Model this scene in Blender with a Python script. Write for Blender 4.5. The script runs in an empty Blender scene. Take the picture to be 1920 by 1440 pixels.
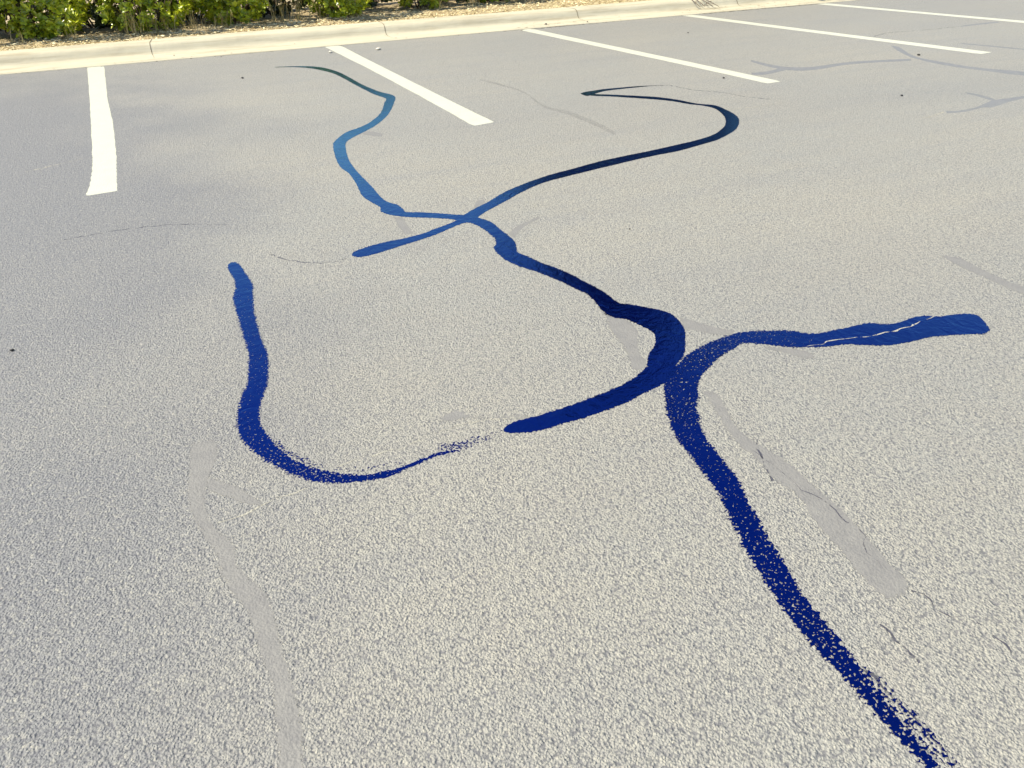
import bpy, bmesh, math, random
from mathutils import Vector, Matrix, Euler
from math import radians, sin, cos, pi
random.seed(7)
sc = bpy.context.scene
col = sc.collection

# ------------------------------------------------------------------ camera
f_px, pitch, roll, yaw, cx, cy, ch = (1405.848, 0.550503, -0.033099, 0.415248, 0.53405, -11.02433, 1.34083)
cam_d = bpy.data.cameras.new('camera'); cam = bpy.data.objects.new('camera', cam_d); col.objects.link(cam)
cam_d.sensor_width = 36.0; cam_d.lens = f_px / 1920 * 36.0
cam_d.clip_start = 0.05; cam_d.clip_end = 2000
F = Vector((sin(yaw)*cos(pitch), cos(yaw)*cos(pitch), -sin(pitch)))
R0 = Vector((cos(yaw), -sin(yaw), 0)); U0 = R0.cross(F)
R = R0*cos(roll) + U0*sin(roll); U = U0*cos(roll) - R0*sin(roll)
cam.matrix_world = Matrix(((R.x, U.x, -F.x, cx), (R.y, U.y, -F.y, cy), (R.z, U.z, -F.z, ch), (0, 0, 0, 1)))
sc.camera = cam

# ------------------------------------------------------------------ sky, sun, exposure
SUN_AZ, SUN_EL = radians(-74), radians(52)         # azimuth clockwise from +Y
w = bpy.data.worlds.new('World'); sc.world = w; w.use_nodes = True
nt = w.node_tree; nt.nodes.clear()
sky = nt.nodes.new('ShaderNodeTexSky'); sky.sky_type = 'NISHITA'; sky.sun_disc = False
sky.sun_elevation = SUN_EL; sky.sun_rotation = SUN_AZ
sky.air_density = 1.0; sky.dust_density = 0.6; sky.ozone_density = 1.5
bg = nt.nodes.new('ShaderNodeBackground'); bg.inputs[1].default_value = 0.13
wo = nt.nodes.new('ShaderNodeOutputWorld')
nt.links.new(sky.outputs[0], bg.inputs[0]); nt.links.new(bg.outputs[0], wo.inputs[0])
sl = bpy.data.lights.new('sun', 'SUN'); sl.energy = 5.0; sl.angle = radians(0.53); sl.color = (1.0, 0.93, 0.75)
so = bpy.data.objects.new('sun', sl); col.objects.link(so)
sd = Vector((sin(SUN_AZ)*cos(SUN_EL), cos(SUN_AZ)*cos(SUN_EL), sin(SUN_EL)))
so.rotation_euler = sd.to_track_quat('Z', 'Y').to_euler(); so.location = sd*30
vs = sc.view_settings
vs.view_transform = 'Standard'; vs.look = 'None'; vs.gamma = 1; vs.use_curve_mapping = False
vs.exposure = 0.85

# ------------------------------------------------------------------ node helpers
class NT:
    def __init__(s, name):
        s.m = bpy.data.materials.new(name); s.m.use_nodes = True
        s.t = s.m.node_tree; s.t.nodes.clear()
        s.out = s.n('ShaderNodeOutputMaterial')
    def n(s, typ, **kw):
        nd = s.t.nodes.new(typ)
        for k, v in kw.items():
            if k.startswith('i_'):
                nd.inputs[k[2:].replace('_', ' ')].default_value = v
            else: setattr(nd, k, v)
        return nd
    def l(s, a, b): s.t.links.new(a, b)
    def math(s, op, a, b=None, clamp=False):
        nd = s.n('ShaderNodeMath', operation=op); nd.use_clamp = clamp
        for i, v in enumerate((a, b)):
            if v is None: continue
            if hasattr(v, 'links') or hasattr(v, 'is_linked'): s.l(v, nd.inputs[i])
            else: nd.inputs[i].default_value = v
        return nd.outputs[0]
    def noise(s, vec, scale, detail=2, rough=.5, dist=0):
        nd = s.n('ShaderNodeTexNoise', i_Scale=scale, i_Detail=detail, i_Roughness=rough, i_Distortion=dist)
        s.l(vec, nd.inputs['Vector']); return nd
    def rng(s, v, a, b, c=0., d=1., smooth=False):
        nd = s.n('ShaderNodeMapRange'); nd.clamp = True
        if smooth: nd.interpolation_type = 'SMOOTHSTEP'
        s.l(v, nd.inputs[0])
        for i, q in enumerate((a, b, c, d)): nd.inputs[i+1].default_value = q
        return nd.outputs[0]
    def mix(s, fac, a, b, mode='MIX'):
        nd = s.n('ShaderNodeMix', data_type='RGBA', blend_type=mode)
        for sock, v in ((nd.inputs[0], fac), (nd.inputs[6], a), (nd.inputs[7], b)):
            if hasattr(v, 'is_linked'): s.l(v, sock)
            elif isinstance(v, (int, float)): sock.default_value = v
            else: sock.default_value = (*v, 1)
        return nd.outputs[2]
    def pos(s, scale=(1, 1, 1), rot=0):
        g = s.n('ShaderNodeNewGeometry')
        mp = s.n('ShaderNodeMapping'); mp.inputs['Scale'].default_value = scale; mp.inputs['Rotation'].default_value = (0, 0, rot)
        s.l(g.outputs['Position'], mp.inputs[0]); return mp.outputs[0]
    def bsdf(s, color, rough, normal=None, spec=.5, **kw):
        b = s.n('ShaderNodeBsdfPrincipled')
        for k, v in (('Base Color', color), ('Roughness', rough), ('Normal', normal), ('Specular IOR Level', spec)):
            if v is None: continue
            if hasattr(v, 'is_linked'): s.l(v, b.inputs[k])
            elif isinstance(v, (int, float)): b.inputs[k].default_value = v
            else: b.inputs[k].default_value = (*v, 1)
        for k, v in kw.items(): b.inputs[k.replace('_', ' ')].default_value = v
        return b
    def bump(s, h, dist, strength=1.0, normal=None):
        b = s.n('ShaderNodeBump'); b.inputs['Distance'].default_value = dist; b.inputs['Strength'].default_value = strength
        s.l(h, b.inputs['Height'])
        if normal is not None: s.l(normal, b.inputs['Normal'])
        return b.outputs[0]

def grain(N):
    """height of the worn chip texture, about 0..1, shared by asphalt, paint and sealant (metres, world space)"""
    p = N.pos()
    wn = N.noise(p, 110, 2, .5)
    vm = N.n('ShaderNodeVectorMath', operation='MULTIPLY_ADD')
    N.l(wn.outputs['Color'], vm.inputs[0]); vm.inputs[1].default_value = (.006, .006, 0); N.l(p, vm.inputs[2])
    v = N.n('ShaderNodeTexVoronoi', feature='F1', i_Scale=165.)
    N.l(vm.outputs[0], v.inputs['Vector'])
    N.stone = v.outputs['Color']
    a = N.rng(v.outputs['Distance'], .04, .78, 1, 0)
    n = N.noise(p, 120, 3, .6)
    b = N.rng(n.outputs[0], .28, .72)
    N.dome = a; N.rub = b
    return N.math('ADD', N.math('MULTIPLY', a, .55), N.math('MULTIPLY', b, .45)), p

def mottled(N, p, c1, c2, c3):
    n1 = N.noise(p, .55, 3, .55); n2 = N.noise(N.pos((.35, 2.2, 1), .12), 1.6, 4, .6); n3 = N.noise(p, 7, 3, .6)
    c = N.mix(N.rng(n1.outputs[0], .35, .65), c1, c2)
    c = N.mix(N.rng(n2.outputs[0], .48, .75, 0, .7), c, c3)
    return N.mix(N.rng(n3.outputs[0], .35, .7, 0, .22), c, (.30, .262, .20))

def mat_asphalt():
    N = NT('worn_asphalt'); h, p = grain(N)
    c = mottled(N, p, (.315, .296, .242), (.288, .280, .242), (.248, .244, .224))
    sc_ = N.noise(N.pos((.9, 34, 1), .03), 1.0, 4, .7)
    c = N.mix(N.rng(sc_.outputs[0], .60, .72, 0, .22), c, (.36, .34, .28))
    lane = N.noise(N.pos((.10, .42, 1), .06), 1.0, 2, .5)
    c = N.mix(N.rng(lane.outputs[0],   .46, .64, 0, .25), c, (.205, .20, .188))
    wm = N.noise(p, .8, 3, .6)
    vd = N.n('ShaderNodeVectorMath', operation='MULTIPLY_ADD'); N.l(wm.outputs['Color'], vd.inputs[0]); vd.inputs[1].default_value = (2.5, 2.5, 0)
    N.l(N.pos((1, .36, 1)), vd.inputs[2])
    ds = N.n('ShaderNodeVectorMath', operation='DISTANCE'); N.l(vd.outputs[0], ds.inputs[0]); ds.inputs[1].default_value = (-.35, -.9, 0)
    c = N.mix(N.rng(ds.outputs['Value'], 1.5, 3.3, .9, 0, True), c, (.152, .152, .156))     # broad darker area near the first bays
    sx = N.n('ShaderNodeSeparateColor'); N.l(N.stone, sx.inputs[0])
    c = N.mix(N.rng(sx.outputs[0], 0, 1, 0, .34), c, (.17, .165, .165))
    c = N.mix(N.rng(sx.outputs[1], .80, 1, 0, .35), c, (.42, .39, .31))
    pit = N.rng(h, .18, .40, 1, 0)
    c = N.mix(N.math('MULTIPLY', pit, .68), c, (.055, .055, .07))
    sp = N.noise(p, 330, 1, .5)
    c = N.mix(N.rng(sp.outputs[0], .70, .74, 0, .8), c, (.05, .05, .065))
    cs = N.noise(p, 62, 2, .6)
    c = N.mix(N.rng(cs.outputs[0], .50, .70, 0, .5), c, (.135, .132, .135))
    c = N.mix(N.rng(cs.outputs[0], .46, .30, 0, .35), c, (.36, .34, .285))
    lg = N.noise(p, 42, 2, .6)
    hh = N.math('ADD', h, N.math('MULTIPLY', lg.outputs[0], .9))
    b = N.bsdf(c, .72, N.bump(hh, .0056), .45)
    N.l(b.outputs[0], N.out.inputs[0]); return N.m

def cover(N, h, soft=.05, edge=.016):
    """alpha of a thin coat: the coat thins out towards its edge (attribute edge, metres) and where its cover is low"""
    at = N.n('ShaderNodeAttribute', attribute_name='edge'); ac = N.n('ShaderNodeAttribute', attribute_name='cover')
    e = N.rng(at.outputs['Fac'], 0, edge)
    t = N.math('MULTIPLY', e, ac.outputs['Fac'])
    d = N.math('SUBTRACT', t, h)
    return N.rng(d, -soft, soft)

def mixout(N, b, alpha):
    tr = N.n('ShaderNodeBsdfTransparent'); mx = N.n('ShaderNodeMixShader')
    N.l(alpha, mx.inputs[0]); N.l(tr.outputs[0], mx.inputs[1]); N.l(b.outputs[0], mx.inputs[2]); N.l(mx.outputs[0], N.out.inputs[0])

def mat_sealant():
    N = NT('blue_sealant'); h, p = grain(N)
    lump = N.noise(p, 48, 3, .55); fold = N.noise(N.pos((1, 1, 1), .5), 13, 3, .6, 1.5)
    hh = N.math('ADD', N.math('MULTIPLY', h, .62), N.math('MULTIPLY', lump.outputs[0], .7))
    hh = N.math('ADD', hh, N.math('MULTIPLY', fold.outputs[0], .8))
    hs = N.math('ADD', N.math('ADD', N.math('MULTIPLY', h, .5), lump.outputs[0]), N.math('MULTIPLY', fold.outputs[0], 4.0))
    tone = N.noise(p, 3.1, 3, .6)
    c = N.mix(N.rng(tone.outputs[0], .3, .7), (.0001, .0005, .017), (.0002, .0009, .028))
    df = N.n('ShaderNodeBsdfDiffuse'); N.l(c, df.inputs['Color']); N.l(N.bump(hh, .0030), df.inputs['Normal'])
    gl = N.n('ShaderNodeBsdfGlossy'); pass
    N.l(N.rng(N.noise(p, 30, 3).outputs[0], .3, .7, .07, .17), gl.inputs['Roughness'])
    nr = N.bump(hs, .00055); N.l(nr, gl.inputs['Normal'])
    fr = N.n('ShaderNodeFresnel'); fr.inputs['IOR'].default_value = 2.8; N.l(nr, fr.inputs['Normal'])
    N.l(N.mix(N.rng(fr.outputs[0], .235, .37), (.025, .13, .74), (.47, .86, 1.0)), gl.inputs['Color'])      # blue tinted gloss, whiter at grazing angles
    b = N.n('ShaderNodeMixShader'); N.l(fr.outputs[0], b.inputs[0]); N.l(df.outputs[0], b.inputs[1]); N.l(gl.outputs[0], b.inputs[2])
    hc = N.math('ADD', N.math('MULTIPLY', N.dome, .36), N.math('MULTIPLY', N.rub, .64))     # larger stones stay bare
    mixout(N, b, cover(N, hc, .016, .018)); return N.m

def mat_patch(name, c1, c2, soft):
    N = NT(name); h, p = grain(N)
    c = N.mix(N.rng(N.noise(p, 18, 4, .65).outputs[0], .3, .7), c1, c2)
    c = N.mix(N.rng(h, .16, .36, .18, 0), c, (.07, .07, .08))
    lump = N.noise(p, 70, 3, .6)
    hh = N.math('ADD', N.math('MULTIPLY', h, .40), N.math('MULTIPLY', lump.outputs[0], .4))
    b = N.bsdf(c, .7, N.bump(hh, .004), .35)
    wob = N.noise(p, 26, 3, .65)
    al = cover(N, N.math('ADD', N.math('MULTIPLY', h, .6), N.math('MULTIPLY', wob.outputs[0], .45)), soft, .034)
    mixout(N, b, al); return N.m

def mat_paint():
    N = NT('white_line_paint'); h, p = grain(N)
    c = N.mix(N.rng(N.noise(p, 9, 4, .6).outputs[0], .35, .75, 0, .5), (.47, .465, .37), (.41, .40, .315))
    b = N.bsdf(c, .6, N.bump(h, .003), .4)
    mixout(N, b, cover(N, h, .03, .014)); return N.m

def mat_crack(name, c):
    N = NT(name); h, p = grain(N)
    b = N.bsdf(c, .9, N.bump(h, .003), .2)
    g = N.noise(p, 26, 3, .7)
    mixout(N, b, N.rng(g.outputs[0], .42, .50)); return N.m

def mat_concrete():
    N = NT('kerb_concrete'); p = N.pos()
    c = N.mix(N.rng(N.noise(p, 2.0, 4, .6).outputs[0], .3, .7), (.49, .445, .325), (.43, .385, .28))
    st = N.noise(N.pos((.5, 5, 9)), 1.8, 4, .65)
    c = N.mix(N.rng(st.outputs[0], .48, .72, 0, .7), c, (.27, .225, .145))
    c = N.mix(N.rng(N.noise(p, 60, 3, .7).outputs[0], .62, .75, 0, .5), c, (.30, .27, .20))
    hh = N.math('ADD', N.noise(p, 140, 3, .6).outputs[0], N.math('MULTIPLY', N.noise(p, 9, 3).outputs[0], 1.5))
    b = N.bsdf(c, .85, N.bump(hh, .005), .3)
    N.l(b.outputs[0], N.out.inputs[0]); return N.m

def mat_simple(name, c1, c2, scale=20, rough=.8, bump=.004, spec=.3, island=0., trans=0.):
    N = NT(name); p = N.pos()
    n = N.noise(p, scale, 4, .6)
    fac = N.rng(n.outputs[0], .3, .7)
    if island:
        g = N.n('ShaderNodeNewGeometry')
        fac = N.math('ADD', N.math('MULTIPLY', fac, 1-island), N.math('MULTIPLY', g.outputs['Random Per Island'], island))
    c = N.mix(fac, c1, c2)
    b = N.bsdf(c, rough, N.bump(n.outputs[0], bump), spec)
    if trans:
        t = N.n('ShaderNodeBsdfTranslucent'); N.l(N.mix(.5, c, (.25, .30, .02)), t.inputs[0])
        mx = N.n('ShaderNodeMixShader'); mx.inputs[0].default_value = trans
        N.l(b.outputs[0], mx.inputs[1]); N.l(t.outputs[0], mx.inputs[2]); N.l(mx.outputs[0], N.out.inputs[0])
    else: N.l(b.outputs[0], N.out.inputs[0])
    return N.m

M = dict(asphalt=mat_asphalt(), sealant=mat_sealant(), patch=mat_patch('faded_sealant', (.155, .149, .142), (.19, .182, .168), .03), dark_patch=mat_patch('faded_dark_sealant', (.135, .138, .145), (.185, .183, .178), .04), paint=mat_paint(),
         crack=mat_crack('hairline_crack', (.06, .06, .075)), ridge=mat_crack('pale_crack_ridge', (.31, .295, .245)),
         concrete=mat_concrete(),
         mulch=mat_simple('mulch_soil', (.19, .14, .075), (.5, .40, .24), 30, .95, .02),
         litter=mat_simple('dry_litter', (.40, .30, .14), (.86, .76, .48), 8, .8, .002, .2, .8),
         leaf=mat_simple('shrub_leaf', (.06, .125, .010), (.66, .70, .04), 6, .28, .001, .6, .75, .15),
         bark=mat_simple('shrub_bark', (.05, .035, .03), (.12, .085, .06), 40, .9, .004),
         straw=mat_simple('dry_stalk', (.26, .19, .07), (.55, .44, .21), 9, .7, .001, .3, .8, .2),
         joint=mat_simple('kerb_joint', (.10, .08, .05), (.2, .165, .11), 60, .9, .002),
         back_leaf=mat_simple('dark_shrub_leaf', (.015, .03, .006), (.06, .08, .015), 6, .35, .001, .5, .75),  # shade in the hedge gaps, painted as a darker leaf for the back row
         tree_leaf=mat_simple('evergreen_leaf', (.012, .022, .008), (.035, .05, .015), 6, .5, .001, .4, .75),
         stone=mat_simple('dark_pebble', (.012, .012, .014), (.05, .047, .045), 200, .8, .002),
         chip=mat_simple('pale_chip', (.45, .40, .32), (.62, .57, .47), 200, .8, .002))

# ------------------------------------------------------------------ object helpers
def tag(o, label=None, cat=None, group=None, kind=None):
    for k, v in (('label', label), ('category', cat), ('group', group), ('kind', kind)):
        if v: o[k] = v
    return o
def mesh_obj(name, verts, faces, mat, parent=None, loc=None, smooth=False):
    loc = Vector(loc) if loc is not None else Vector((0, 0, 0))
    me = bpy.data.meshes.new(name)
    me.from_pydata([tuple(Vector(v) - loc) for v in verts], [], faces)
    me.materials.append(mat)
    if smooth: me.polygons.foreach_set('use_smooth', [True]*len(me.polygons))
    me.update()
    o = bpy.data.objects.new(name, me); col.objects.link(o)
    if parent is not None: o.parent = parent
    else: o.location = loc
    return o
def empty(name, loc):
    o = bpy.data.objects.new(name, None); col.objects.link(o); o.location = loc; o.empty_display_size = .2; return o

def spline(vals, n):
    """Catmull-Rom through tuples"""
    out = []; m = len(vals)
    for i in range(m-1):
        p0, p1, p2, p3 = vals[max(i-1, 0)], vals[i], vals[i+1], vals[min(i+2, m-1)]
        for k in range(n):
            t = k/n
            out.append(tuple(.5*((2*b) + (c-a)*t + (2*a-5*b+4*c-d)*t*t + (3*b-a-3*c+d)*t**3) for a, b, c, d in zip(p0, p1, p2, p3)))
    out.append(tuple(vals[-1])); return out

def tube(v, f, pts, r0, r1, n=5):
    base = len(v); m = len(pts)
    for i, p in enumerate(pts):
        d = (pts[min(i+1, m-1)] - pts[max(i-1, 0)]).normalized(); a = d.orthogonal().normalized(); b = d.cross(a); r = r0 + (r1-r0)*i/(m-1)
        for k in range(n): t = 2*pi*k/n; v.append(p + a*cos(t)*r + b*sin(t)*r)
    for i in range(m-1):
        for k in range(n): f.append((base+i*n+k, base+i*n+(k+1) % n, base+(i+1)*n+(k+1) % n, base+(i+1)*n+k))
class Strip:
    """one thin coat on the ground, made of one or more ribbons; each ribbon is a list of edge pairs in metres"""
    def __init__(s): s.v = []; s.f = []; s.e = []; s.c = []
    def add(s, pairs, z, cov=(1.3,), n=5, grow=.005, caps=True, wob=.002, J=9):
        pts = spline([tuple(q) for q in pairs], n)
        L = len(pts); base = len(s.v); dist = [0]
        for a, b in zip(pts, pts[1:]):
            dist.append(dist[-1] + math.hypot((a[0]+a[2]-b[0]-b[2])/2, (a[1]+a[3]-b[1]-b[3])/2))
        for i, q in enumerate(pts):
            a = Vector(q[:2]); b = Vector(q[2:]); wd = (a-b).length; d = (a-b)/max(wd, 1e-6)
            g1 = grow + wob*random.uniform(-1, 1); g2 = grow + wob*random.uniform(-1, 1)
            a = a + d*g1; b = b - d*g2; W = (a-b).length
            t = i/(L-1)*(len(cov)-1); k = min(int(t), len(cov)-2) if len(cov) > 1 else 0
            cv = cov[0] if len(cov) == 1 else cov[k]*(1-(t-k)) + cov[k+1]*(t-k)
            endd = min(dist[i], dist[-1]-dist[i]) + .006 if caps else 9
            for j in range(J):
                u = j/(J-1); p = a.lerp(b, u)
                s.v.append((p.x, p.y, z)); s.e.append(min(min(u, 1-u)*W, endd)); s.c.append(cv)
        for i in range(L-1):
            for j in range(J-1):
                k = base + i*J + j; s.f.append((k, k+1, k+J+1, k+J))
        return s
    def build(s, name, mat, label, cat, group):
        n = len(s.v); c = Vector((sum(v[0] for v in s.v)/n, sum(v[1] for v in s.v)/n, 0))
        o = mesh_obj(name, s.v, s.f, mat, None, c)
        me = o.data
        for nm, arr in (('edge', s.e), ('cover', s.c)):
            at = me.attributes.new(nm, 'FLOAT', 'POINT'); at.data.foreach_set('value', arr)
        # all faces up
        bm = bmesh.new(); bm.from_mesh(me)
        for fc in bm.faces:
            if fc.normal.z < 0: fc.normal_flip()
        bm.to_mesh(me); bm.free()
        return tag(o, label, cat, group)

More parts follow.
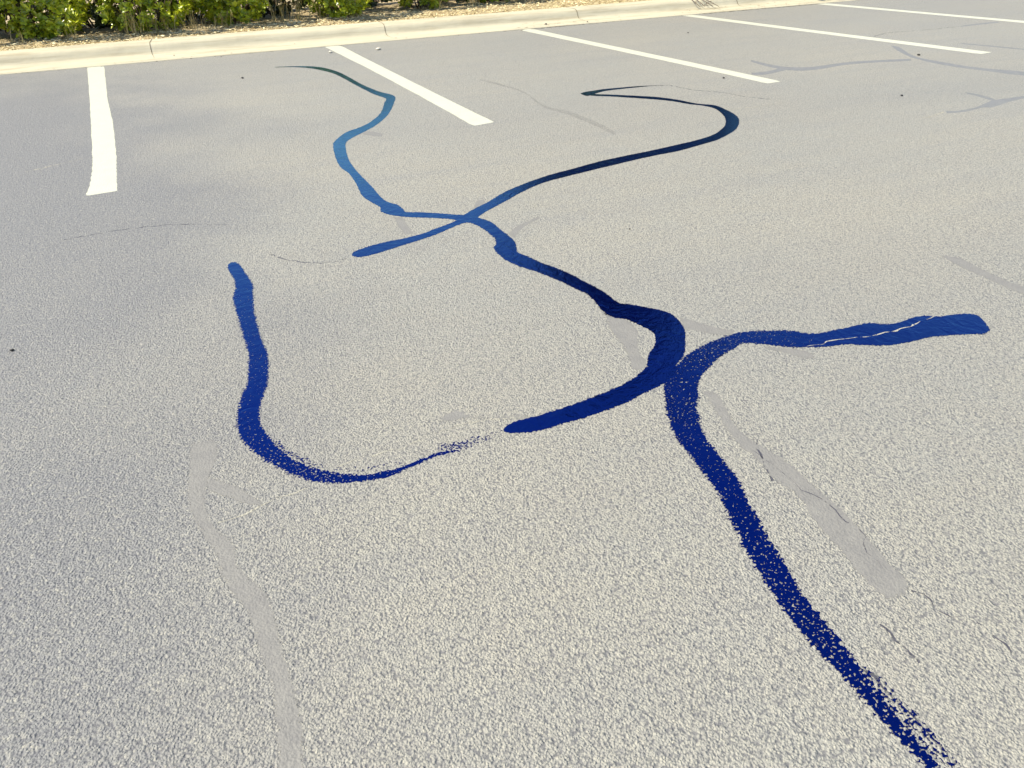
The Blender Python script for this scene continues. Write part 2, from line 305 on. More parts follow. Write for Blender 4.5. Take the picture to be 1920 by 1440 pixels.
TR = {
'A': [(1.915, -1.367, 1.908, -1.407), (2.114, -1.45, 2.1, -1.521), (2.289, -1.575, 2.245, -1.713), (2.399, -1.777, 2.33, -1.948), (2.472, -2.175, 2.396, -2.246), (2.487, -2.587, 2.418, -2.635), (2.494, -3.098, 2.426, -3.095), (2.532, -3.542, 2.45, -3.644), (2.586, -3.758, 2.487, -3.895), (2.582, -3.921, 2.47, -3.993), (2.489, -4.181, 2.411, -4.131), (2.316, -4.589, 2.272, -4.5), (2.143, -4.887, 2.123, -4.762), (2.004, -5.068, 1.989, -4.927), (1.871, -5.212, 1.826, -5.061), (1.762, -5.359, 1.688, -5.291), (1.704, -5.57, 1.649, -5.405), (1.662, -5.794, 1.597, -5.674), (1.634, -6.046, 1.556, -6), (1.623, -6.322, 1.567, -6.204), (1.62, -6.548, 1.548, -6.443), (1.611, -6.753, 1.52, -6.687), (1.616, -6.87, 1.528, -6.82), (1.652, -6.96, 1.552, -6.943), (1.657, -7.043, 1.535, -7.039), (1.659, -7.109, 1.566, -7.112), (1.723, -7.15, 1.626, -7.187), (1.813, -7.222, 1.724, -7.259), (1.883, -7.286, 1.83, -7.343), (1.929, -7.325, 1.873, -7.428), (1.976, -7.401, 1.903, -7.457), (2.003, -7.501, 1.922, -7.548), (2.001, -7.626, 1.924, -7.65), (1.999, -7.746, 1.921, -7.724), (1.987, -7.834, 1.897, -7.794), (1.947, -7.942, 1.861, -7.845), (1.962, -8.008, 1.853, -8.004), (1.984, -8.104, 1.879, -8.109), (2.014, -8.192, 1.923, -8.212), (2.042, -8.294, 1.959, -8.324), (2.056, -8.401, 1.982, -8.44), (2.07, -8.48, 1.999, -8.513), (2.075, -8.563, 1.987, -8.617), (2.073, -8.645, 1.975, -8.69), (2.1, -8.678, 1.983, -8.754), (2.137, -8.721, 2.024, -8.8), (2.175, -8.771, 2.038, -8.872), (2.201, -8.827, 2.049, -8.925), (2.192, -8.906, 2.03, -8.976), (2.16, -8.984, 1.99, -9.028), (2.107, -9.061, 1.946, -9.062), (2.05, -9.13, 1.899, -9.119), (1.984, -9.177, 1.877, -9.16), (1.943, -9.245, 1.864, -9.241)],
'B': [(1.227, -7.58, 1.224, -7.602), (1.26, -7.543, 1.254, -7.638), (1.326, -7.519, 1.334, -7.633), (1.421, -7.499, 1.438, -7.601), (1.512, -7.497, 1.56, -7.566), (1.618, -7.479, 1.671, -7.531), (1.721, -7.435, 1.763, -7.482), (1.837, -7.384, 1.853, -7.44), (1.931, -7.301, 1.921, -7.431), (2.01, -7.244, 2.003, -7.355), (2.11, -7.18, 2.083, -7.298), (2.223, -7.091, 2.223, -7.204), (2.357, -7.006, 2.359, -7.111), (2.62, -6.889, 2.563, -7.002), (2.839, -6.831, 2.804, -6.947), (3.07, -6.77, 3.021, -6.904), (3.296, -6.733, 3.256, -6.862), (3.522, -6.71, 3.462, -6.832), (3.768, -6.671, 3.69, -6.811), (3.962, -6.636, 3.908, -6.756), (4.152, -6.57, 4.08, -6.708), (4.302, -6.471, 4.24, -6.624), (4.434, -6.35, 4.391, -6.526), (4.545, -6.207, 4.578, -6.336), (4.639, -6.041, 4.689, -6.159), (4.703, -5.873, 4.752, -5.965), (4.695, -5.743, 4.784, -5.769), (4.633, -5.607, 4.707, -5.636), (4.582, -5.428, 4.662, -5.413), (4.484, -5.269, 4.584, -5.223), (4.371, -5.125, 4.451, -5.064), (4.255, -4.978, 4.319, -4.919), (4.148, -4.879, 4.211, -4.818), (4.092, -4.784, 4.152, -4.704)],
'B2': [(4.095, -4.711, 4.088, -4.737), (4.165, -4.668, 4.093, -4.843), (4.263, -4.656, 4.197, -4.794), (4.385, -4.644, 4.346, -4.734), (4.532, -4.663, 4.501, -4.737), (4.695, -4.685, 4.67, -4.748), (4.841, -4.734, 4.824, -4.771), (4.98, -4.795, 4.965, -4.826)],
'C': [(0.668, -7.42, 0.69, -7.394), (0.662, -7.499, 0.719, -7.429), (0.67, -7.625, 0.736, -7.574), (0.659, -7.735, 0.745, -7.716), (0.637, -7.847, 0.736, -7.808), (0.632, -7.991, 0.713, -7.991), (0.628, -8.164, 0.703, -8.178), (0.627, -8.287, 0.7, -8.326), (0.626, -8.381, 0.698, -8.43), (0.609, -8.483, 0.684, -8.533), (0.589, -8.597, 0.658, -8.652), (0.56, -8.679, 0.629, -8.733), (0.536, -8.767, 0.611, -8.806), (0.525, -8.833, 0.604, -8.874), (0.524, -8.915, 0.61, -8.938), (0.539, -8.991, 0.625, -8.996), (0.563, -9.06, 0.642, -9.058), (0.596, -9.126, 0.666, -9.117), (0.633, -9.188, 0.7, -9.17), (0.671, -9.237, 0.735, -9.211), (0.708, -9.267, 0.767, -9.239), (0.745, -9.289, 0.801, -9.262), (0.789, -9.308, 0.835, -9.28), (0.834, -9.32, 0.873, -9.288), (0.881, -9.327, 0.916, -9.293), (0.928, -9.32, 0.958, -9.291), (0.977, -9.31, 0.996, -9.284), (1.027, -9.3, 1.04, -9.279), (1.074, -9.301, 1.083, -9.277), (1.119, -9.309, 1.12, -9.292)],
'Ctail': [(1.044, -9.295, 1.058, -9.236), (1.087, -9.293, 1.102, -9.239), (1.126, -9.304, 1.142, -9.25), (1.17, -9.303, 1.184, -9.242), (1.22, -9.3, 1.228, -9.244), (1.274, -9.273, 1.279, -9.25)],
'Cfringe': [(0.616, -9.011, 0.632, -8.975), (0.638, -9.079, 0.658, -9.052), (0.671, -9.142, 0.696, -9.118), (0.71, -9.192, 0.729, -9.171), (0.766, -9.243, 0.783, -9.216), (0.828, -9.27, 0.837, -9.239), (0.899, -9.284, 0.904, -9.251), (0.949, -9.287, 0.951, -9.248)],
'D': [(1.277, -9.261, 1.275, -9.272), (1.304, -9.239, 1.292, -9.289), (1.347, -9.235, 1.329, -9.308), (1.415, -9.239, 1.387, -9.318), (1.49, -9.234, 1.458, -9.318), (1.567, -9.229, 1.529, -9.318), (1.648, -9.219, 1.605, -9.314), (1.735, -9.204, 1.685, -9.306), (1.82, -9.175, 1.76, -9.288), (1.885, -9.138, 1.838, -9.27), (1.934, -9.117, 1.878, -9.26), (1.979, -9.134, 1.921, -9.246)],
'E': [(3.205, -9.441, 3.162, -9.501), (3.227, -9.396, 3.11, -9.51), (3.211, -9.371, 3.061, -9.488), (3.159, -9.349, 2.991, -9.46), (3.098, -9.335, 2.92, -9.438), (3.05, -9.303, 2.858, -9.434), (2.992, -9.293, 2.804, -9.425), (2.924, -9.299, 2.747, -9.417), (2.865, -9.285, 2.701, -9.395), (2.82, -9.25, 2.648, -9.365), (2.749, -9.24, 2.605, -9.339), (2.67, -9.232, 2.539, -9.322), (2.593, -9.224, 2.476, -9.296), (2.55, -9.195, 2.43, -9.272), (2.502, -9.147, 2.385, -9.236), (2.368, -9.086, 2.294, -9.166), (2.296, -9.079, 2.228, -9.182), (2.212, -9.087, 2.148, -9.209), (2.132, -9.103, 2.085, -9.242), (2.053, -9.132, 2.027, -9.276), (1.979, -9.174, 1.988, -9.306), (1.914, -9.217, 1.96, -9.339), (1.871, -9.257, 1.927, -9.392), (1.823, -9.327, 1.89, -9.428), (1.787, -9.387, 1.862, -9.479), (1.753, -9.454, 1.827, -9.542), (1.722, -9.538, 1.802, -9.607), (1.709, -9.607, 1.792, -9.667), (1.696, -9.672, 1.78, -9.723), (1.685, -9.741, 1.767, -9.784), (1.668, -9.809, 1.739, -9.853), (1.638, -9.886, 1.715, -9.925), (1.614, -9.953, 1.687, -9.997), (1.59, -10.022, 1.669, -10.061), (1.571, -10.088, 1.649, -10.127), (1.555, -10.152, 1.627, -10.193), (1.54, -10.223, 1.617, -10.261), (1.533, -10.282, 1.608, -10.319), (1.53, -10.329, 1.598, -10.368), (1.531, -10.383, 1.586, -10.422), (1.528, -10.424, 1.58, -10.456), (1.526, -10.466, 1.574, -10.489), (1.522, -10.502, 1.569, -10.525), (1.522, -10.542, 1.564, -10.556), (1.521, -10.573, 1.561, -10.59), (1.519, -10.597, 1.558, -10.617), (1.517, -10.632, 1.556, -10.651), (1.513, -10.671, 1.551, -10.689)],
'Efringe': [(1.546, -10.335, 1.604, -10.322), (1.541, -10.384, 1.606, -10.364), (1.544, -10.424, 1.613, -10.404), (1.542, -10.463, 1.606, -10.443), (1.544, -10.496, 1.61, -10.486), (1.542, -10.532, 1.611, -10.525), (1.537, -10.572, 1.608, -10.564), (1.533, -10.604, 1.602, -10.597), (1.528, -10.638, 1.593, -10.642)],
'G1': [(0.378, -8.88, 0.457, -8.89), (0.368, -8.971, 0.462, -8.978), (0.353, -9.117, 0.427, -9.08), (0.351, -9.231, 0.404, -9.202), (0.37, -9.337, 0.418, -9.319), (0.395, -9.419, 0.453, -9.409), (0.4, -9.506, 0.458, -9.507), (0.419, -9.594, 0.497, -9.598), (0.443, -9.663, 0.508, -9.687), (0.448, -9.758, 0.51, -9.788), (0.457, -9.854, 0.511, -9.88), (0.457, -9.931, 0.513, -9.959), (0.45, -10, 0.509, -10.029), (0.438, -10.072, 0.496, -10.1), (0.427, -10.148, 0.483, -10.175)],
'G1b': [(0.407, -9.07, 0.406, -9.155), (0.48, -9.15, 0.458, -9.217), (0.518, -9.218, 0.498, -9.266), (0.549, -9.274, 0.535, -9.301)],
'G2': [(1.958, -9.345, 1.999, -9.385), (1.926, -9.438, 1.98, -9.455), (1.887, -9.553, 1.933, -9.577), (1.865, -9.651, 1.929, -9.641), (1.866, -9.732, 1.94, -9.71), (1.845, -9.826, 1.948, -9.794), (1.854, -9.911, 1.936, -9.872), (1.819, -10.009, 1.936, -9.961), (1.805, -10.093, 1.922, -10.052), (1.788, -10.169, 1.905, -10.128), (1.774, -10.228, 1.886, -10.197), (1.778, -10.262, 1.878, -10.247), (1.789, -10.289, 1.855, -10.284)],
'G3': [(1.975, -8.637, 1.964, -8.735), (1.943, -8.757, 2.016, -8.763), (1.909, -8.851, 2.019, -8.878), (1.892, -8.962, 1.973, -8.961), (1.861, -9.045, 1.922, -9.049), (1.834, -9.111, 1.91, -9.111), (1.827, -9.159, 1.895, -9.143)],
'G4': [(2.211, -8.858, 2.157, -8.966), (2.253, -8.93, 2.198, -9.004), (2.29, -9.006, 2.244, -9.066), (2.346, -9.074, 2.292, -9.084)],
'G5': [(3.61, -8.899, 3.633, -8.917), (3.575, -9.024, 3.669, -8.97), (3.566, -9.136, 3.648, -9.073), (3.55, -9.248, 3.628, -9.171), (3.546, -9.327, 3.621, -9.261), (3.548, -9.406, 3.632, -9.341), (3.534, -9.503, 3.616, -9.443)],
'G6': [(2.336, -9.197, 2.337, -9.241), (2.401, -9.244, 2.38, -9.305), (2.439, -9.276, 2.402, -9.352), (2.475, -9.332, 2.444, -9.371)],
'G7': [(1.564, -7.144, 1.622, -7.177), (1.542, -7.312, 1.604, -7.324), (1.53, -7.463, 1.591, -7.453)],
'G8': [(2.28, -7.512, 2.263, -7.563), (2.166, -7.569, 2.151, -7.631), (2.067, -7.63, 2.058, -7.714), (1.997, -7.702, 2.006, -7.793)],
'G8b': [(1.996, -7.248, 2.064, -7.248), (2.05, -7.146, 2.116, -7.156), (2.09, -7.108, 2.126, -7.112)],
'G9': [(8.559, -4.156, 8.546, -4.193), (8.315, -4.463, 8.505, -4.343), (8.128, -4.737, 8.257, -4.671), (7.999, -4.954, 8.09, -4.944), (7.9, -5.281, 8.04, -5.131), (7.867, -5.496, 8.016, -5.365), (7.864, -5.69, 7.994, -5.587), (7.899, -5.903, 8.028, -5.806), (7.912, -6.122, 8.103, -5.984), (7.949, -6.246, 8.146, -6.106), (7.987, -6.539, 8.192, -6.402)],
'G10': [(6.578, -4.072, 6.477, -4.192), (6.535, -4.562, 6.408, -4.705), (6.738, -4.785, 6.588, -4.944), (7.331, -4.786, 7.21, -4.903), (7.957, -4.985, 7.847, -5.096)],
'G10b': [(6.035, -4.721, 5.969, -4.819), (6.205, -4.749, 6.089, -4.884), (6.429, -4.681, 6.316, -4.827), (6.574, -4.668, 6.51, -4.776)],
'G11': [(6.12, -6.891, 6.06, -6.947), (6.239, -6.929, 6.208, -6.993), (6.473, -6.903, 6.444, -6.964), (6.754, -6.816, 6.538, -6.985), (6.921, -6.818, 6.799, -6.93), (7.131, -6.824, 7.018, -6.904), (7.289, -6.814, 7.172, -6.895), (7.572, -6.815, 7.449, -6.897)],
'G11b': [(6.874, -6.469, 6.831, -6.511), (6.882, -6.614, 6.787, -6.686), (6.812, -6.812, 6.729, -6.843)],
'G12': [(10.6, -3.463, 10.521, -3.525), (10.998, -3.428, 10.874, -3.523), (11.386, -3.455, 11.282, -3.532)],
'G13': [(9.288, -4.499, 9.232, -4.549), (9.363, -4.796, 9.28, -4.859), (9.431, -5.198, 9.35, -5.255), (9.484, -5.542, 9.4, -5.598)],
'G14': [(1.932, -5.1, 1.927, -5.197), (2.01, -5.123, 1.984, -5.292), (2.078, -5.256, 2.042, -5.342)],
'G15': [(3.615, -3.411, 3.58, -3.497), (3.688, -3.82, 3.63, -3.95), (3.709, -4.325, 3.667, -4.413), (3.594, -4.966, 3.533, -5.088), (3.66, -5.326, 3.569, -5.447), (3.661, -5.759, 3.553, -5.903), (3.597, -6.18, 3.527, -6.255)],
'G16': [(1.112, -9.108, 1.109, -9.132), (1.156, -9.082, 1.147, -9.152), (1.19, -9.083, 1.183, -9.16), (1.218, -9.13, 1.215, -9.166), (1.293, -9.174, 1.279, -9.204), (1.394, -9.209, 1.362, -9.252)]}
CR = {
'k0': [(1.904, -10.402), (1.899, -10.43), (1.904, -10.454), (1.907, -10.475), (1.907, -10.495)],
'k1': [(1.716, -10.32), (1.716, -10.351), (1.708, -10.385), (1.709, -10.407), (1.707, -10.43)],
'k2': [(1.854, -10.281), (1.867, -10.301), (1.865, -10.334), (1.857, -10.367), (1.884, -10.385)],
'k3': [(1.59, -10.357), (1.594, -10.414), (1.585, -10.466), (1.587, -10.516), (1.583, -10.568), (1.575, -10.621), (1.57, -10.658)],
'k4': [(1.887, -9.683), (1.892, -9.765), (1.894, -9.823), (1.885, -9.892), (1.911, -9.94), (1.9, -10.017), (1.908, -10.084), (1.859, -10.148), (1.85, -10.207)],
'k5': [(1.942, -9.626), (1.93, -9.652), (1.907, -9.693), (1.885, -9.742), (1.867, -9.782), (1.849, -9.829)],
'k6': [(-0.061, -6.644), (0.142, -6.622), (0.34, -6.638), (0.507, -6.684), (0.735, -6.824)],
'k7': [(0.869, -7.387), (0.928, -7.487), (0.979, -7.553), (1.05, -7.605), (1.126, -7.634), (1.193, -7.623)],
'k8': [(4.976, -4.801), (5.036, -5.133), (5.185, -5.383), (5.215, -5.617), (5.326, -5.827)],
'k9': [(0.421, -9.308), (0.518, -9.297), (0.581, -9.274), (0.665, -9.268)],
'k10': [(0.769, -9.209), (0.848, -9.195), (0.973, -9.212), (1.064, -9.181), (1.149, -9.174), (1.258, -9.187), (1.384, -9.231)],
'k11': [(5.767, -6.962), (5.845, -6.975), (6.004, -6.93), (6.101, -6.898)],
'k12': [(8.978, -3.528), (9.353, -3.381), (9.714, -3.439), (10.214, -3.484), (10.556, -3.491)],
'k13': [(4.688, -5.893), (4.855, -5.971), (5.039, -5.997), (5.324, -5.991)],
'k14': [(-0.357, -5.019), (-0.2, -4.921), (-0.018, -4.83)],
'seam': [(2.47, -9.28), (2.54, -9.292), (2.617, -9.299), (2.69, -9.318), (2.766, -9.335), (2.83, -9.343), (2.905, -9.342), (2.991, -9.334), (3.076, -9.327)]}

# ------------------------------------------------------------------ the ground
g = mesh_obj('asphalt', [(-150, -150, 0), (200, -150, 0), (200, 0.01, 0), (-150, 0.01, 0)], [(0, 1, 2, 3)], M['asphalt']); tag(g, kind='structure')

# kerb: gutter, rolled face, top; joints are real gaps
prof = [(0.004, -.06), (0.004, .004), (.012, .009), (.20, .014), (.40, .022), (.46, .030), (.50, .050), (.53, .085), (.555, .118), (.59, .140), (.64, .152), (.75, .157), (.95, .160), (.985, .156), (1.0, .14), (1.0, -.06)]
joints = [0.69 + 3.14*k for k in range(-6, 12)]
kv = []; kf = []; P = len(prof)
def kerb_pt(x, y, z): return (x, y + .008*sin(x*1.3+y*3)*(y > .1), z + .003*sin(x*.9)*(y > .4))
xs = [-150, -40] + [-20 + .25*i for i in range(220)] + [60, 200]
for x in xs:
    for (y, z) in prof: kv.append(kerb_pt(x, y, z))
for i in range(len(xs)-1):
    for j in range(P-1):
        k = i*P + j; kf.append((k, k+P, k+P+1, k+1))
kerb = mesh_obj('kerb', kv, kf, M['concrete'], smooth=True); tag(kerb, kind='structure')
for i, x0 in enumerate(joints):
    jp = [q for q in prof[3:-2]]; v = []; f = []
    path = []
    for (y, z), (y2, z2) in zip(jp, jp[1:]):
        for t in (0, .5): path.append((y+(y2-y)*t, z+(z2-z)*t))
    for n_, (y, z) in enumerate(path):
        y_, z_ = y, z
        x = x0 + .012*sin(y*9+i) + .05*(y-.6)
        wd = (.004 + .007*min(1, max(0, (y-.35)/.15)))*random.uniform(.6, 1.2)
        px, py, pz = kerb_pt(x, y_, z_)
        v += [(px-wd/2, py-.0015, pz+.003), (px+wd/2, py-.0015, pz+.003)]
        if n_: k = 2*n_; f.append((k-2, k-1, k+1, k))
    mesh_obj('joint', v, f, M['joint'], parent=kerb)

# planting bed: gently uneven soil sheet behind the kerb, reaching far back
mv = []; mf = []
xs = [-150, -60, -20] + [-8 + .25*i for i in range(113)] + [30, 60, 200]
ys = [1.0, 1.05, 1.15, 1.3, 1.5, 1.7, 1.9, 2.2, 2.6, 3.2, 4, 6, 10, 30, 150]
for y in ys:
    for x in xs: mv.append((x, y, .125 + (.03*min(1, (y-1)/.4)) + random.uniform(-.012, .014)*(y > 1.01) + .05*min(1, max(0, (y-1.2)/2))))
for j in range(len(ys)-1):
    for i in range(len(xs)-1):
        k = j*len(xs)+i; mf.append((k, k+1, k+len(xs)+1, k+len(xs)))
bed = mesh_obj('planting_bed', mv, mf, M['mulch'], smooth=True); tag(bed, kind='structure')

# dry leaf and pine straw litter on the bed
lv = []; lf = []
def bedz(y): return .125 + .03*min(1, (y-1)/.4) + .05*min(1, max(0, (y-1.2)/2))
rl = random.Random(3)
for i in range(15000):
    x = rl.uniform(-4, 16); y = 1.0 + abs(rl.gauss(0, .55)) + rl.uniform(-.05, .05)
    if y < .97: continue
    z = (bedz(y) if y > 1 else .16) + rl.uniform(.004, .03); a = rl.uniform(0, 2*pi)
    if rl.random() < .6: Ln, Wd = rl.uniform(.05, .16), rl.uniform(.003, .006)
    else: Ln, Wd = rl.uniform(.03, .07), rl.uniform(.012, .028)
    d = Vector((cos(a), sin(a), rl.uniform(-.25, .35))); s_ = Vector((-sin(a), cos(a), rl.uniform(-.5, .5)))
    c = Vector((x, y, z)); k = len(lv)
    lv += [c - d*Ln/2, c + s_*Wd/2 + Vector((0, 0, .006)), c + d*Ln/2, c - s_*Wd/2 + Vector((0, 0, .004))]
    lf.append((k, k+1, k+2, k+3))
lit = mesh_obj('leaf_litter', lv, lf, M['litter']); tag(lit, 'dry leaves and straw littering the planting bed behind the kerb', 'litter', None, 'stuff')

# ------------------------------------------------------------------ painted bay lines
def bay(pairs, label, cov=(1.6,)):
    Strip().add(pairs, .0003, cov, n=10, grow=.006, wob=.003).build('parking_line', M['paint'], label, 'parking line', 'white parking bay lines')
bay([(-.086, .0, .097, .0), (-.023, -2.12, .135, -2.24), (.015, -3.52, .180, -3.60), (.045, -4.74, .199, -4.80), (.052, -5.20, .198, -5.24), (.045, -5.56, .197, -5.60), (.024, -5.84, .199, -5.825)], 'wide white parking line with a flared lower end, leftmost on the lot')
bay([(2.81, .0, 3.02, .0), (2.82, -2, 2.985, -2), (2.80, -4, 2.965, -4), (2.767, -5.38, 2.955, -5.35)], 'white parking line beside the thin dark tip of the wavy light blue strip')
bay([(5.70, .0, 5.90, .0), (5.75, -2, 5.92, -2), (5.79, -4, 5.95, -4), (5.79, -5.25, 5.955, -5.24)], 'white parking line ending above the hooked dark navy curve')
bay([(8.60, .0, 8.80, .0), (8.65, -2, 8.84, -2), (8.72, -4, 8.91, -4), (8.755, -5.18, 8.95, -5.17)], 'white parking line just above the grey forked crack seal')
bay([(11.40, .0, 11.62, .0), (11.45, -2, 11.64, -2), (11.5, -4, 11.7, -4), (11.55, -5.2, 11.75, -5.2)], 'white parking line farthest along the kerb, running off the right edge')

# ------------------------------------------------------------------ blue crack sealant strips
GB = 'blue crack sealant strips'
def blue(parts, label):
    s = Strip()
    for (k, z, cov, kw) in parts: s.add(TR[k], z, cov, **kw)
    return s.build('sealant_strip', M['sealant'], label, 'sealant strip', GB)
blue([('C', .0005, (.95, .78, .73, .70, .74, .71, .63, .60, .64, .70, .85, .68), {}), ('Ctail', .00055, (.34, .46, .36, .24), {}), ('Cfringe', .0006, (.46, .40, .30, .34, .28), {})],
     'blue sealant strip shaped like a J with a frayed tip at its curled end')
blue([('D', .0006, (1.3,), {})], 'short straight navy sealant arm with a rounded tip pointing at the frayed J strip')
blue([('A', .0007, (1.0, 1.3, 1.3, 1.3), {})], 'long winding sealant strip, light blue with a thin tip by a white line')
blue([('B', .0008, (1.3,), {}), ('B2', .00085, (1.2, 1.1, .7, .35), {})], 'sealant strip with a hooked navy curve at one end, crossing the winding light blue one')
arm = blue([('E', .0009, (1.1, 1.1, 1.1, .82, .70, .62, .68, .64, .70, .67, .64, .62, .60, .62, .60), {}), ('Efringe', .00095, (.22, .34, .40, .38, .34), {})],
     'longest dark blue sealant strip, speckled with bare asphalt, running to the bottom edge')

# ------------------------------------------------------------------ old grey sealant patches
GP = 'faded grey sealant strips'
def grey(keys, label, cov=(1.1,), grow=.006, mat='patch'):
    s = Strip()
    for i, k in enumerate(keys): s.add(TR[k], .0002 + .0001*i, cov, grow=grow)
    return s.build('faded_sealant', M[mat], label, 'faded sealant', GP)
grey(['G1', 'G1b'], 'wide faded grey sealant strip with a side branch, below the J shaped blue strip')
grey(['G2'], 'faded pale grey strip with a rounded end, right of the longest blue strip')
grey(['G3'], 'smooth grey smear tucked inside the dark navy bend')
grey(['G4'], 'smooth grey smear between the navy bend and the right hand blue arm')
grey(['G5'], 'straight faded grey strip leaving by the right edge, above the blue arm\'s end')
grey(['G6'], 'small grey smear just under the blue arm on the right', (.9,))
grey(['G7'], 'short grey patch between the light blue strip and the lower crossing arm')
grey(['G8'], 'thin grey strip branching off right below the blue crossing', (.95,))
grey(['G8b'], 'small rounded grey patch just above the blue crossing')
grey(['G9', 'G10', 'G10b'], 'long forked grey seal running between the white line\'s end and the far lot', (1.1,), mat='dark_patch')
grey(['G11', 'G11b'], 'grey Y shaped seal on the far right, its tip frayed', (1.1,), mat='dark_patch')
grey(['G12'], 'short thin grey seal just below the farthest white line', (1.1,), mat='dark_patch')
grey(['G13'], 'thin straight grey seal just above the white line\'s lower end at far right', (1.0,), mat='dark_patch')
grey(['G14'], 'tiny grey wedge touching the light blue strip\'s lower curve')
grey(['G15'], 'very faint grey strip between the second line and the hooked curve', (.44,))
grey(['G16'], 'pale grey patch behind the short navy arm\'s rounded tip', (.85,))

# ------------------------------------------------------------------ hairline cracks (thin marks in the asphalt, parts of it)
def crack(pts, width, mat, name):
    out = []
    for i in range(len(pts)-1):
        a, b = Vector(pts[i]), Vector(pts[i+1]); m = max(2, int((b-a).length/.02))
        for k in range(m):
            out.append(a.lerp(b, k/m))
    out.append(Vector(pts[-1])); v = []; f = []
    for i, p in enumerate(out):
        d = (out[min(i+1, len(out)-1)] - out[max(i-1, 0)]).normalized(); nrm = Vector((-d.y, d.x))
        p = p + nrm*random.gauss(0, .0042); wv = width*random.choice((.25, .5, .8, 1.1, 1.5))
        for sgn in (1, -1): q = p + nrm*wv/2*sgn; v.append((q.x, q.y, .00045))
        if i: k = 2*i; f.append((k-2, k-1, k+1, k))
    return mesh_obj(name, v, f, M[mat], parent=g)
for k, wd, mt, nm in (('k0', .004, 'crack', 'crack'), ('k1', .005, 'crack', 'crack'), ('k2', .004, 'crack', 'crack'), ('k3', .006, 'crack', 'crack'), ('k4', .0025, 'crack', 'crack'),
                      ('k5', .007, 'crack', 'crack'), ('k6', .008, 'crack', 'crack'), ('k7', .006, 'crack', 'crack'), ('k8', .012, 'crack', 'crack'),
                      ('k9', .005, 'ridge', 'raised_crack'), ('k10', .005, 'ridge', 'raised_crack'), ('k11', .014, 'ridge', 'raised_crack'), ('k12', .02, 'crack', 'crack'),
                      ('k13', .014, 'ridge', 'raised_crack'), ('k14', .012, 'ridge', 'raised_crack')):
    crack(CR[k], wd, mt, nm)

seam = crack(CR['seam'], .006, 'ridge', 'bare_seam'); seam.parent = None
for v in seam.data.vertices: v.co.z = .0011
seam.parent = arm; seam.matrix_parent_inverse = Matrix.Translation(-arm.location)
seam['label'] = 'thin pale seam where bare asphalt shows'

# ------------------------------------------------------------------ pebbles and chips lying about
def pebble(x, y, r, mat, name, label, cat, group, z0=0, seed=0):
    rr = random.Random(seed); bm = bmesh.new(); bmesh.ops.create_icosphere(bm, subdivisions=2, radius=r)
    for v in bm.verts:
        k = 1 + .28*sin(v.co.x/r*2.3+seed) * cos(v.co.y/r*1.9+seed*2) + rr.uniform(-.1, .1)
        v.co = Vector((v.co.x*k*1.25, v.co.y*k, v.co.z*k*.6 + r*.45))
    me = bpy.data.meshes.new(name); bm.to_mesh(me); bm.free(); me.materials.append(M[mat])
    o = bpy.data.objects.new(name, me); col.objects.link(o); o.location = (x, y, z0); o.rotation_euler.z = seed
    return tag(o, label, cat, group)
GPB = 'dark pebbles on the asphalt'
for i, (x, y, r, lb) in enumerate((
    (6.314, -6.307, .016, 'dark pebble alone on pale asphalt left of the grey Y seal'),
    (1.473, -1.968, .020, 'dark pebble left of the winding blue strip\'s thin tip'),
    (-.187, -7.922, .010, 'small dark pebble near the left edge of the lot'),
    (8.176, -4.883, .022, 'dark pebble on the fork of the long grey seal'),
    (5.626, -4.819, .015, 'dark pebble just below the third white line'),
    (2.575, -7.937, .006, 'tiny dark pebble between the hooked curve and the navy bend'),
    (.314, .554, .016, 'dark pebble in the gutter just right of the leftmost white line'),
    (.925, .250, .012, 'small dark pebble in the gutter beside the first kerb joint'),
    (6.244, .200, .022, 'dark pebble in the gutter between the third and fourth lines'),
    (6.887, .060, .018, 'dark pebble at the asphalt edge below the third kerb joint'),
    (7.386, -1.826, .014, 'dark pebble between the third and fourth white lines'))):
    pebble(x, y, r*.68, 'stone', 'pebble', lb, 'pebble', GPB, .02 if y > 0 else 0.001, i+1)
pebble(2.745, -.62, .022, 'chip', 'stone_chip', 'pale stone chip on the asphalt left of the second white line', 'stone chip', 'pale chips', 0.001, 21)
pebble(3.33, -.75, .026, 'chip', 'stone_chip', 'pale stone chip on the asphalt right of the second white line', 'stone chip', 'pale chips', 0.001, 22)

# dark leaf crumbs and grit gathered along the gutter and kerb
rc = random.Random(11); v = []; f = []
for i in range(900):
    x = rc.choice((rc.uniform(-3, 14), rc.gauss(9.6, .8), rc.gauss(10.9, .5), rc.gauss(6.4, .5)))
    y = rc.choice((-.02 + rc.gauss(0, .035), rc.uniform(-.1, .55), -.03 + rc.gauss(0, .02)))
    z = (.018 if y > .02 else .003) + (.012 if y > .3 else 0); a = rc.uniform(0, 2*pi) if y > .1 else rc.gauss(0, .5); Ln = rc.uniform(.005, .022); Wd = Ln*rc.uniform(.2, .5)
    c = Vector((x, y, z)); d = Vector((cos(a), sin(a), 0)); e = Vector((-sin(a), cos(a), rc.uniform(-.2, .4))); k = len(v)
    v += [c - d*Ln, c + e*Wd, c + d*Ln, c - e*Wd + Vector((0, 0, .002))]; f.append((k, k+1, k+2, k+3))
tag(mesh_obj('leaf_crumbs', v, f, M['bark']), 'dark leaf crumbs and grit gathered along the gutter', 'litter', None, 'stuff')
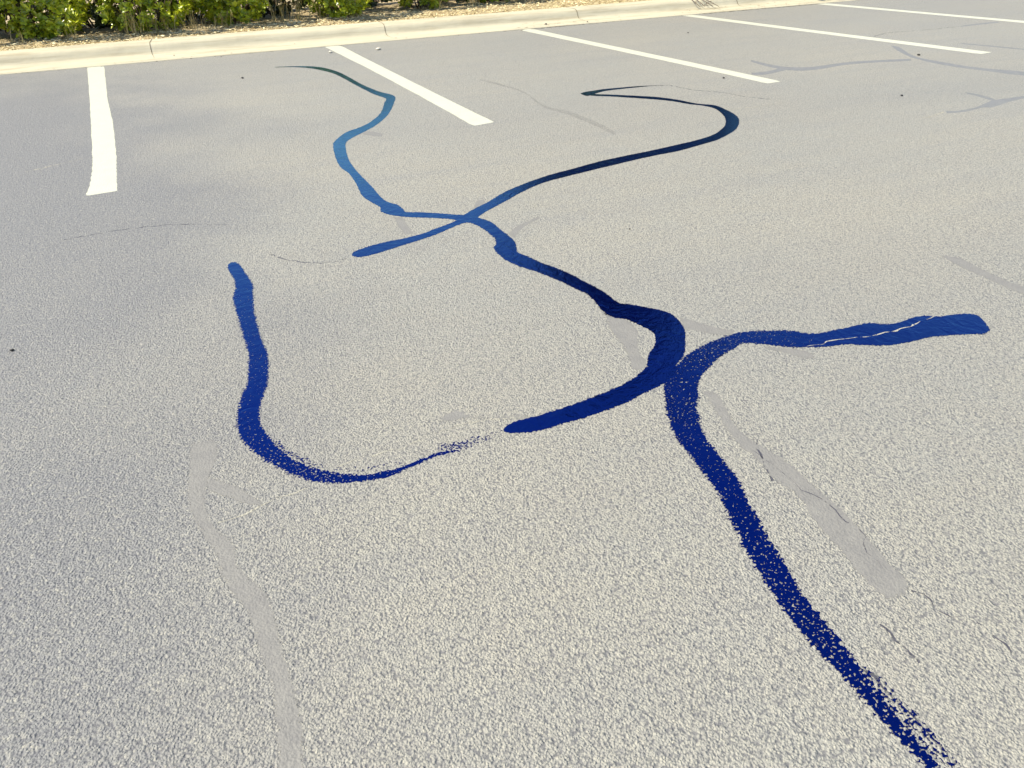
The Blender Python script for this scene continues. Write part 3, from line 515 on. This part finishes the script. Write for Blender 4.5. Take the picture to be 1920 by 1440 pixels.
# dead sprig hanging over the kerb
v = []; f = []; rs = random.Random(5)
for (dx, ln, hd) in ((-.10, .0, 1), (.0, .04, 1), (.12, -.05, .7), (.20, -.12, .5)):
    pts = [Vector((dx*.4, .62, .10)), Vector((dx*.7, .35, .16)), Vector((dx, .10, .07)), Vector((dx*1.05+ln*.3, -.08+ln, .012-.05*0))]
    tube(v, f, pts, .007, .004, 5)
    for q in range(9):
        c = pts[2].lerp(pts[3], rs.random()*hd) + Vector((rs.gauss(0, .018), rs.gauss(0, .02), rs.uniform(0, .02)))
        dd = Vector((rs.gauss(0, 1), rs.gauss(-.5, 1), rs.gauss(0, .4))).normalized(); e = dd.orthogonal().normalized(); k = len(v); L_ = rs.uniform(.02, .045)
        v += [c, c + dd*L_*.5 + e*L_*.22, c + dd*L_, c + dd*L_*.5 - e*L_*.22]; f.append((k, k+1, k+2, k+3))
sprig = mesh_obj('dead_sprig', v, f, M['bark']); sprig.location = (9.30, .40, .055)
tag(sprig, 'dark dead sprig drooping over the kerb near the fourth white line', 'twig')

# ------------------------------------------------------------------ shrubs
def leaf(v, f, c, d, up, L, W):
    d = d.normalized(); s = d.cross(up)
    if s.length < 1e-3: s = Vector((1, 0, 0))
    s.normalize(); n = s.cross(d)
    k = len(v); cur = -.18*L
    v += [c, c + d*L*.35 + s*W*.36 + n*.08*L, c + d*L*.35 - s*W*.36 + n*.08*L, c + d*L*.40 + n*.01*L,
          c + d*L*.75 + s*W*.46 + n*(.05*L), c + d*L*.75 - s*W*.46 + n*(.05*L), c + d*L*.78, c + d*L + n*cur*.5]
    f += [(k, k+1, k+3), (k, k+3, k+2), (k+1, k+4, k+6, k+3), (k+3, k+6, k+5, k+2), (k+4, k+7, k+6), (k+6, k+7, k+5)]
def shrub(x, y, rx, ry, h, n, label, seed, low=.05, mat='leaf'):
    rr = random.Random(seed); z0 = bedz(y); root = empty('shrub', (x, y, z0))
    tag(root, label, 'shrub', 'broad leaved shrubs along the kerb')
    v = []; f = []; sv = []; sf = []
    lob = [(rr.uniform(0, 2*pi), rr.uniform(.1, 1), rr.uniform(.75, 1.15)) for _ in range(9)]
    for i in range(n):
        a = rr.uniform(0, 2*pi); t = rr.random()**.8
        zz = low + t*(h-low); prof_ = math.sqrt(max(0.02, 1-((zz/h-.58)/.60)**2))
        k = 1.0
        for (la, lz, ls) in lob:
            dd = (1-cos(a-la)) + 2*(t-lz)**2
            if dd < .5: k *= 1 + (ls-1)*(1-dd/.5)
        rad = prof_*k*rr.uniform(.55, 1.0)**.5
        c = Vector((cos(a)*rx*rad, sin(a)*ry*rad, zz))
        out = Vector((cos(a)*.9, sin(a)*.9, .35 + .5*t)).normalized()
        ax = (out + Vector((rr.gauss(0, .35), rr.gauss(0, .35), rr.gauss(0, .35) + .3))).normalized()
        e1 = ax.orthogonal().normalized(); e2 = ax.cross(e1); m = rr.randint(6, 9); S = rr.uniform(.75, 1.2)
        for q in range(m):
            th = 2*pi*q/m + rr.uniform(-.3, .3); sp = rr.uniform(.5, 1.3)
            d = ax*(1.1-.45*sp) + (e1*cos(th)+e2*sin(th))*sp
            leaf(v, f, c - ax*rr.uniform(0, .05), d, ax, rr.uniform(.075, .115)*S, rr.uniform(.038, .056)*S)
        if i % 22 == 0:
            b = Vector((cos(a)*rx*.18, sin(a)*ry*.18, 0)); mid = b.lerp(c, .5) + Vector((rr.gauss(0, .04), rr.gauss(0, .04), .05))
            tube(sv, sf, [b, mid, c], .010, .003)
    mesh_obj('stems', sv, sf, M['bark'], root)
    mesh_obj('foliage', v, f, M[mat], root)
SH = [(-3.0, 2.65, .85, .8, 1.04, 496, 'big broad leaved shrub at the far left end of the hedge', .0),
      (-1.85, 2.20, .8, .75, 1.04, 560, 'dense green shrub touching the left edge of the photo', .0),
      (-.55, 2.10, .85, .72, 1.08, 640, 'dense green shrub above the leftmost white line', .0),
      (.75, 2.07, .75, .70, 1.04, 576, 'dense green shrub behind the first kerb joint', .0),
      (1.95, 2.10, .66, .68, 1.00, 512, 'bright yellow green shrub left of the gap with tall dry stalks', .0),
      (3.55, 2.00, .72, .66, 0.96, 512, 'low spreading yellow green shrub right of the gap with dry stalks', .0),
      (4.95, 2.30, .6, .6, 0.88, 336, 'smaller shrub with its foot just showing at the top edge', .0),
      (6.4, 2.50, .65, .6, 0.88, 336, 'shrub behind the third white line, only its lowest leaves in view', .0),
      (7.9, 2.40, .65, .6, 0.88, 336, 'rightmost shrub of the hedge, by the end of the litter strip', .0)]
for i, (x, y, rx, ry, h, n, lb, low) in enumerate(SH): shrub(x, y, rx, ry, h, n, lb, 40+i, low)
# second row closing the hedge behind
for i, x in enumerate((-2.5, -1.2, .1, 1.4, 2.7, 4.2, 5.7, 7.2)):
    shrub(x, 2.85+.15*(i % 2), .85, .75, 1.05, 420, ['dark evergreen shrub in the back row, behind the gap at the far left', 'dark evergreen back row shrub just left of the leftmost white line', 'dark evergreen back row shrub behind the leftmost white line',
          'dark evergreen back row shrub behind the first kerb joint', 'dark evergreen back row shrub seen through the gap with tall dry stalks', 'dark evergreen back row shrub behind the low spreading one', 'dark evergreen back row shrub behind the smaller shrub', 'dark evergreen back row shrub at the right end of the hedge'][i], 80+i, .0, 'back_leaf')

# ------------------------------------------------------------------ dry grass tufts
def tuft(x, y, n, h, label, seed, spread=.12, heads=False):
    rr = random.Random(seed); v = []; f = []
    for i in range(n):
        a = rr.uniform(0, 2*pi); b = Vector((rr.gauss(0, spread*.5), rr.gauss(0, spread*.35), 0)); H = h*rr.uniform(.5, 1.05)
        lean = Vector((cos(a), sin(a)-.25, 0))*rr.uniform(.1, .5)*H; wd = rr.uniform(.004, .008); s_ = Vector((cos(a+1.57), sin(a+1.57), 0))
        k = len(v); seg = 5
        for q in range(seg+1):
            t = q/seg; p = b + Vector((0, 0, H*t*(1-.15*t))) + lean*t*t; ww = wd*(1-.8*t)
            v += [p + s_*ww, p - s_*ww]
            if q: j = k+2*q; f.append((j-2, j-1, j+1, j))
        if heads and rr.random() < .8:
            tip = b + Vector((0, 0, H*.85)) + lean
            for q in range(rr.randint(5, 9)):
                d = Vector((rr.gauss(0, 1), rr.gauss(0, 1), rr.gauss(.2, .8))); leaf(v, f, tip - Vector((0, 0, rr.uniform(0, .25)*H)), d, Vector((0, 0, 1)), rr.uniform(.025, .045), rr.uniform(.012, .02))
    o = mesh_obj('dry_grass_tuft', v, f, M['straw']); o.location = (x, y, bedz(y)-.01)
    tag(o, label, 'dry grass', 'dry grass and weeds in front of the hedge')
TU = [(-1.25, 1.72, 26, .42, 'tall dry grass tuft at the left edge in front of the hedge', False), (-.85, 1.62, 10, .3, 'thin dry tuft left of the leftmost white line', False),
      (-.25, 1.6, 8, .36, 'few dry blades standing above the leftmost white line', False), (.55, 1.5, 34, .48, 'arching dry grass tuft leaning over the first kerb joint', False),
      (.95, 1.6, 14, .3, 'short dry tuft just right of the first kerb joint', True), (1.35, 1.75, 22, .36, 'reddish dry stalks against a dark gap in the hedge', False),
      (1.75, 1.65, 12, .28, 'dry weed with seed heads under the yellow green shrub', True), (2.55, 1.75, 16, .55, 'tall dry stalks with seed heads in the hedge gap', True),
      (2.85, 1.85, 14, .5, 'dry weed stalks in the hedge gap, right of the tallest ones', True), (3.1, 1.75, 10, .4, 'thin dry weeds at the foot of the low spreading shrub', True),
      (5.15, 1.9, 12, .3, 'dry tuft at the foot of the smaller shrub', False), (5.75, 1.85, 10, .28, 'dry stems between the smaller shrub and the third line', False),
      (7.0, 2.0, 14, .3, 'pale weed by the third kerb joint', True), (7.6, 2.1, 12, .26, 'dry tuft below the rightmost shrub', False)]
for i, (x, y, n, h, lb, hd) in enumerate(TU): tuft(x, y, n, h, lb, 200+i, .16, hd)

# ------------------------------------------------------------------ tree beyond the hedge (seen mirrored in the glossy sealant)
def tree(x, y, h, seed, label):
    rr = random.Random(seed); z0 = bedz(y); root = empty('tree', (x, y, z0)); tag(root, label, 'tree')
    sv = []; sf = []; v = []; f = []
    tube(sv, sf, [Vector((0, 0, -.1)), Vector((.05, .03, 1.2)), Vector((.1, -.05, 3)), Vector((0, 0, h*.8))], .17, .04, 8)
    cl = []
    for i in range(80):
        a = i*2.4 + rr.uniform(-.3, .3); t = .05 + .92*(i/79)**1.5; r_ = (3.9*(1-t)**.82 + .25)*rr.uniform(.75, 1)
        b0 = Vector((0, 0, h*t*.85)); e = Vector((cos(a)*r_, sin(a)*r_, h*t)); m_ = b0.lerp(e, .55) + Vector((0, 0, .2))
        tube(sv, sf, [b0, m_, e], .055, .012); cl += [e, m_, b0.lerp(e, .8)]
    for c in cl:
        for q in range(95):
            p = c + Vector((rr.gauss(0, .5), rr.gauss(0, .5), rr.gauss(0, .38)))
            leaf(v, f, p, Vector((rr.gauss(0, 1), rr.gauss(0, 1), rr.gauss(-.2, .6))), Vector((rr.gauss(0, .3), rr.gauss(0, .3), 1)), rr.uniform(.15, .26), rr.uniform(.09, .15))
    mesh_obj('trunk', sv, sf, M['bark'], root); mesh_obj('crown', v, f, M['tree_leaf'], root)
tree(11.0, 5.2, 9.8, 5, 'leafy tree behind the far right end of the hedge, mirrored dark in the sealant')
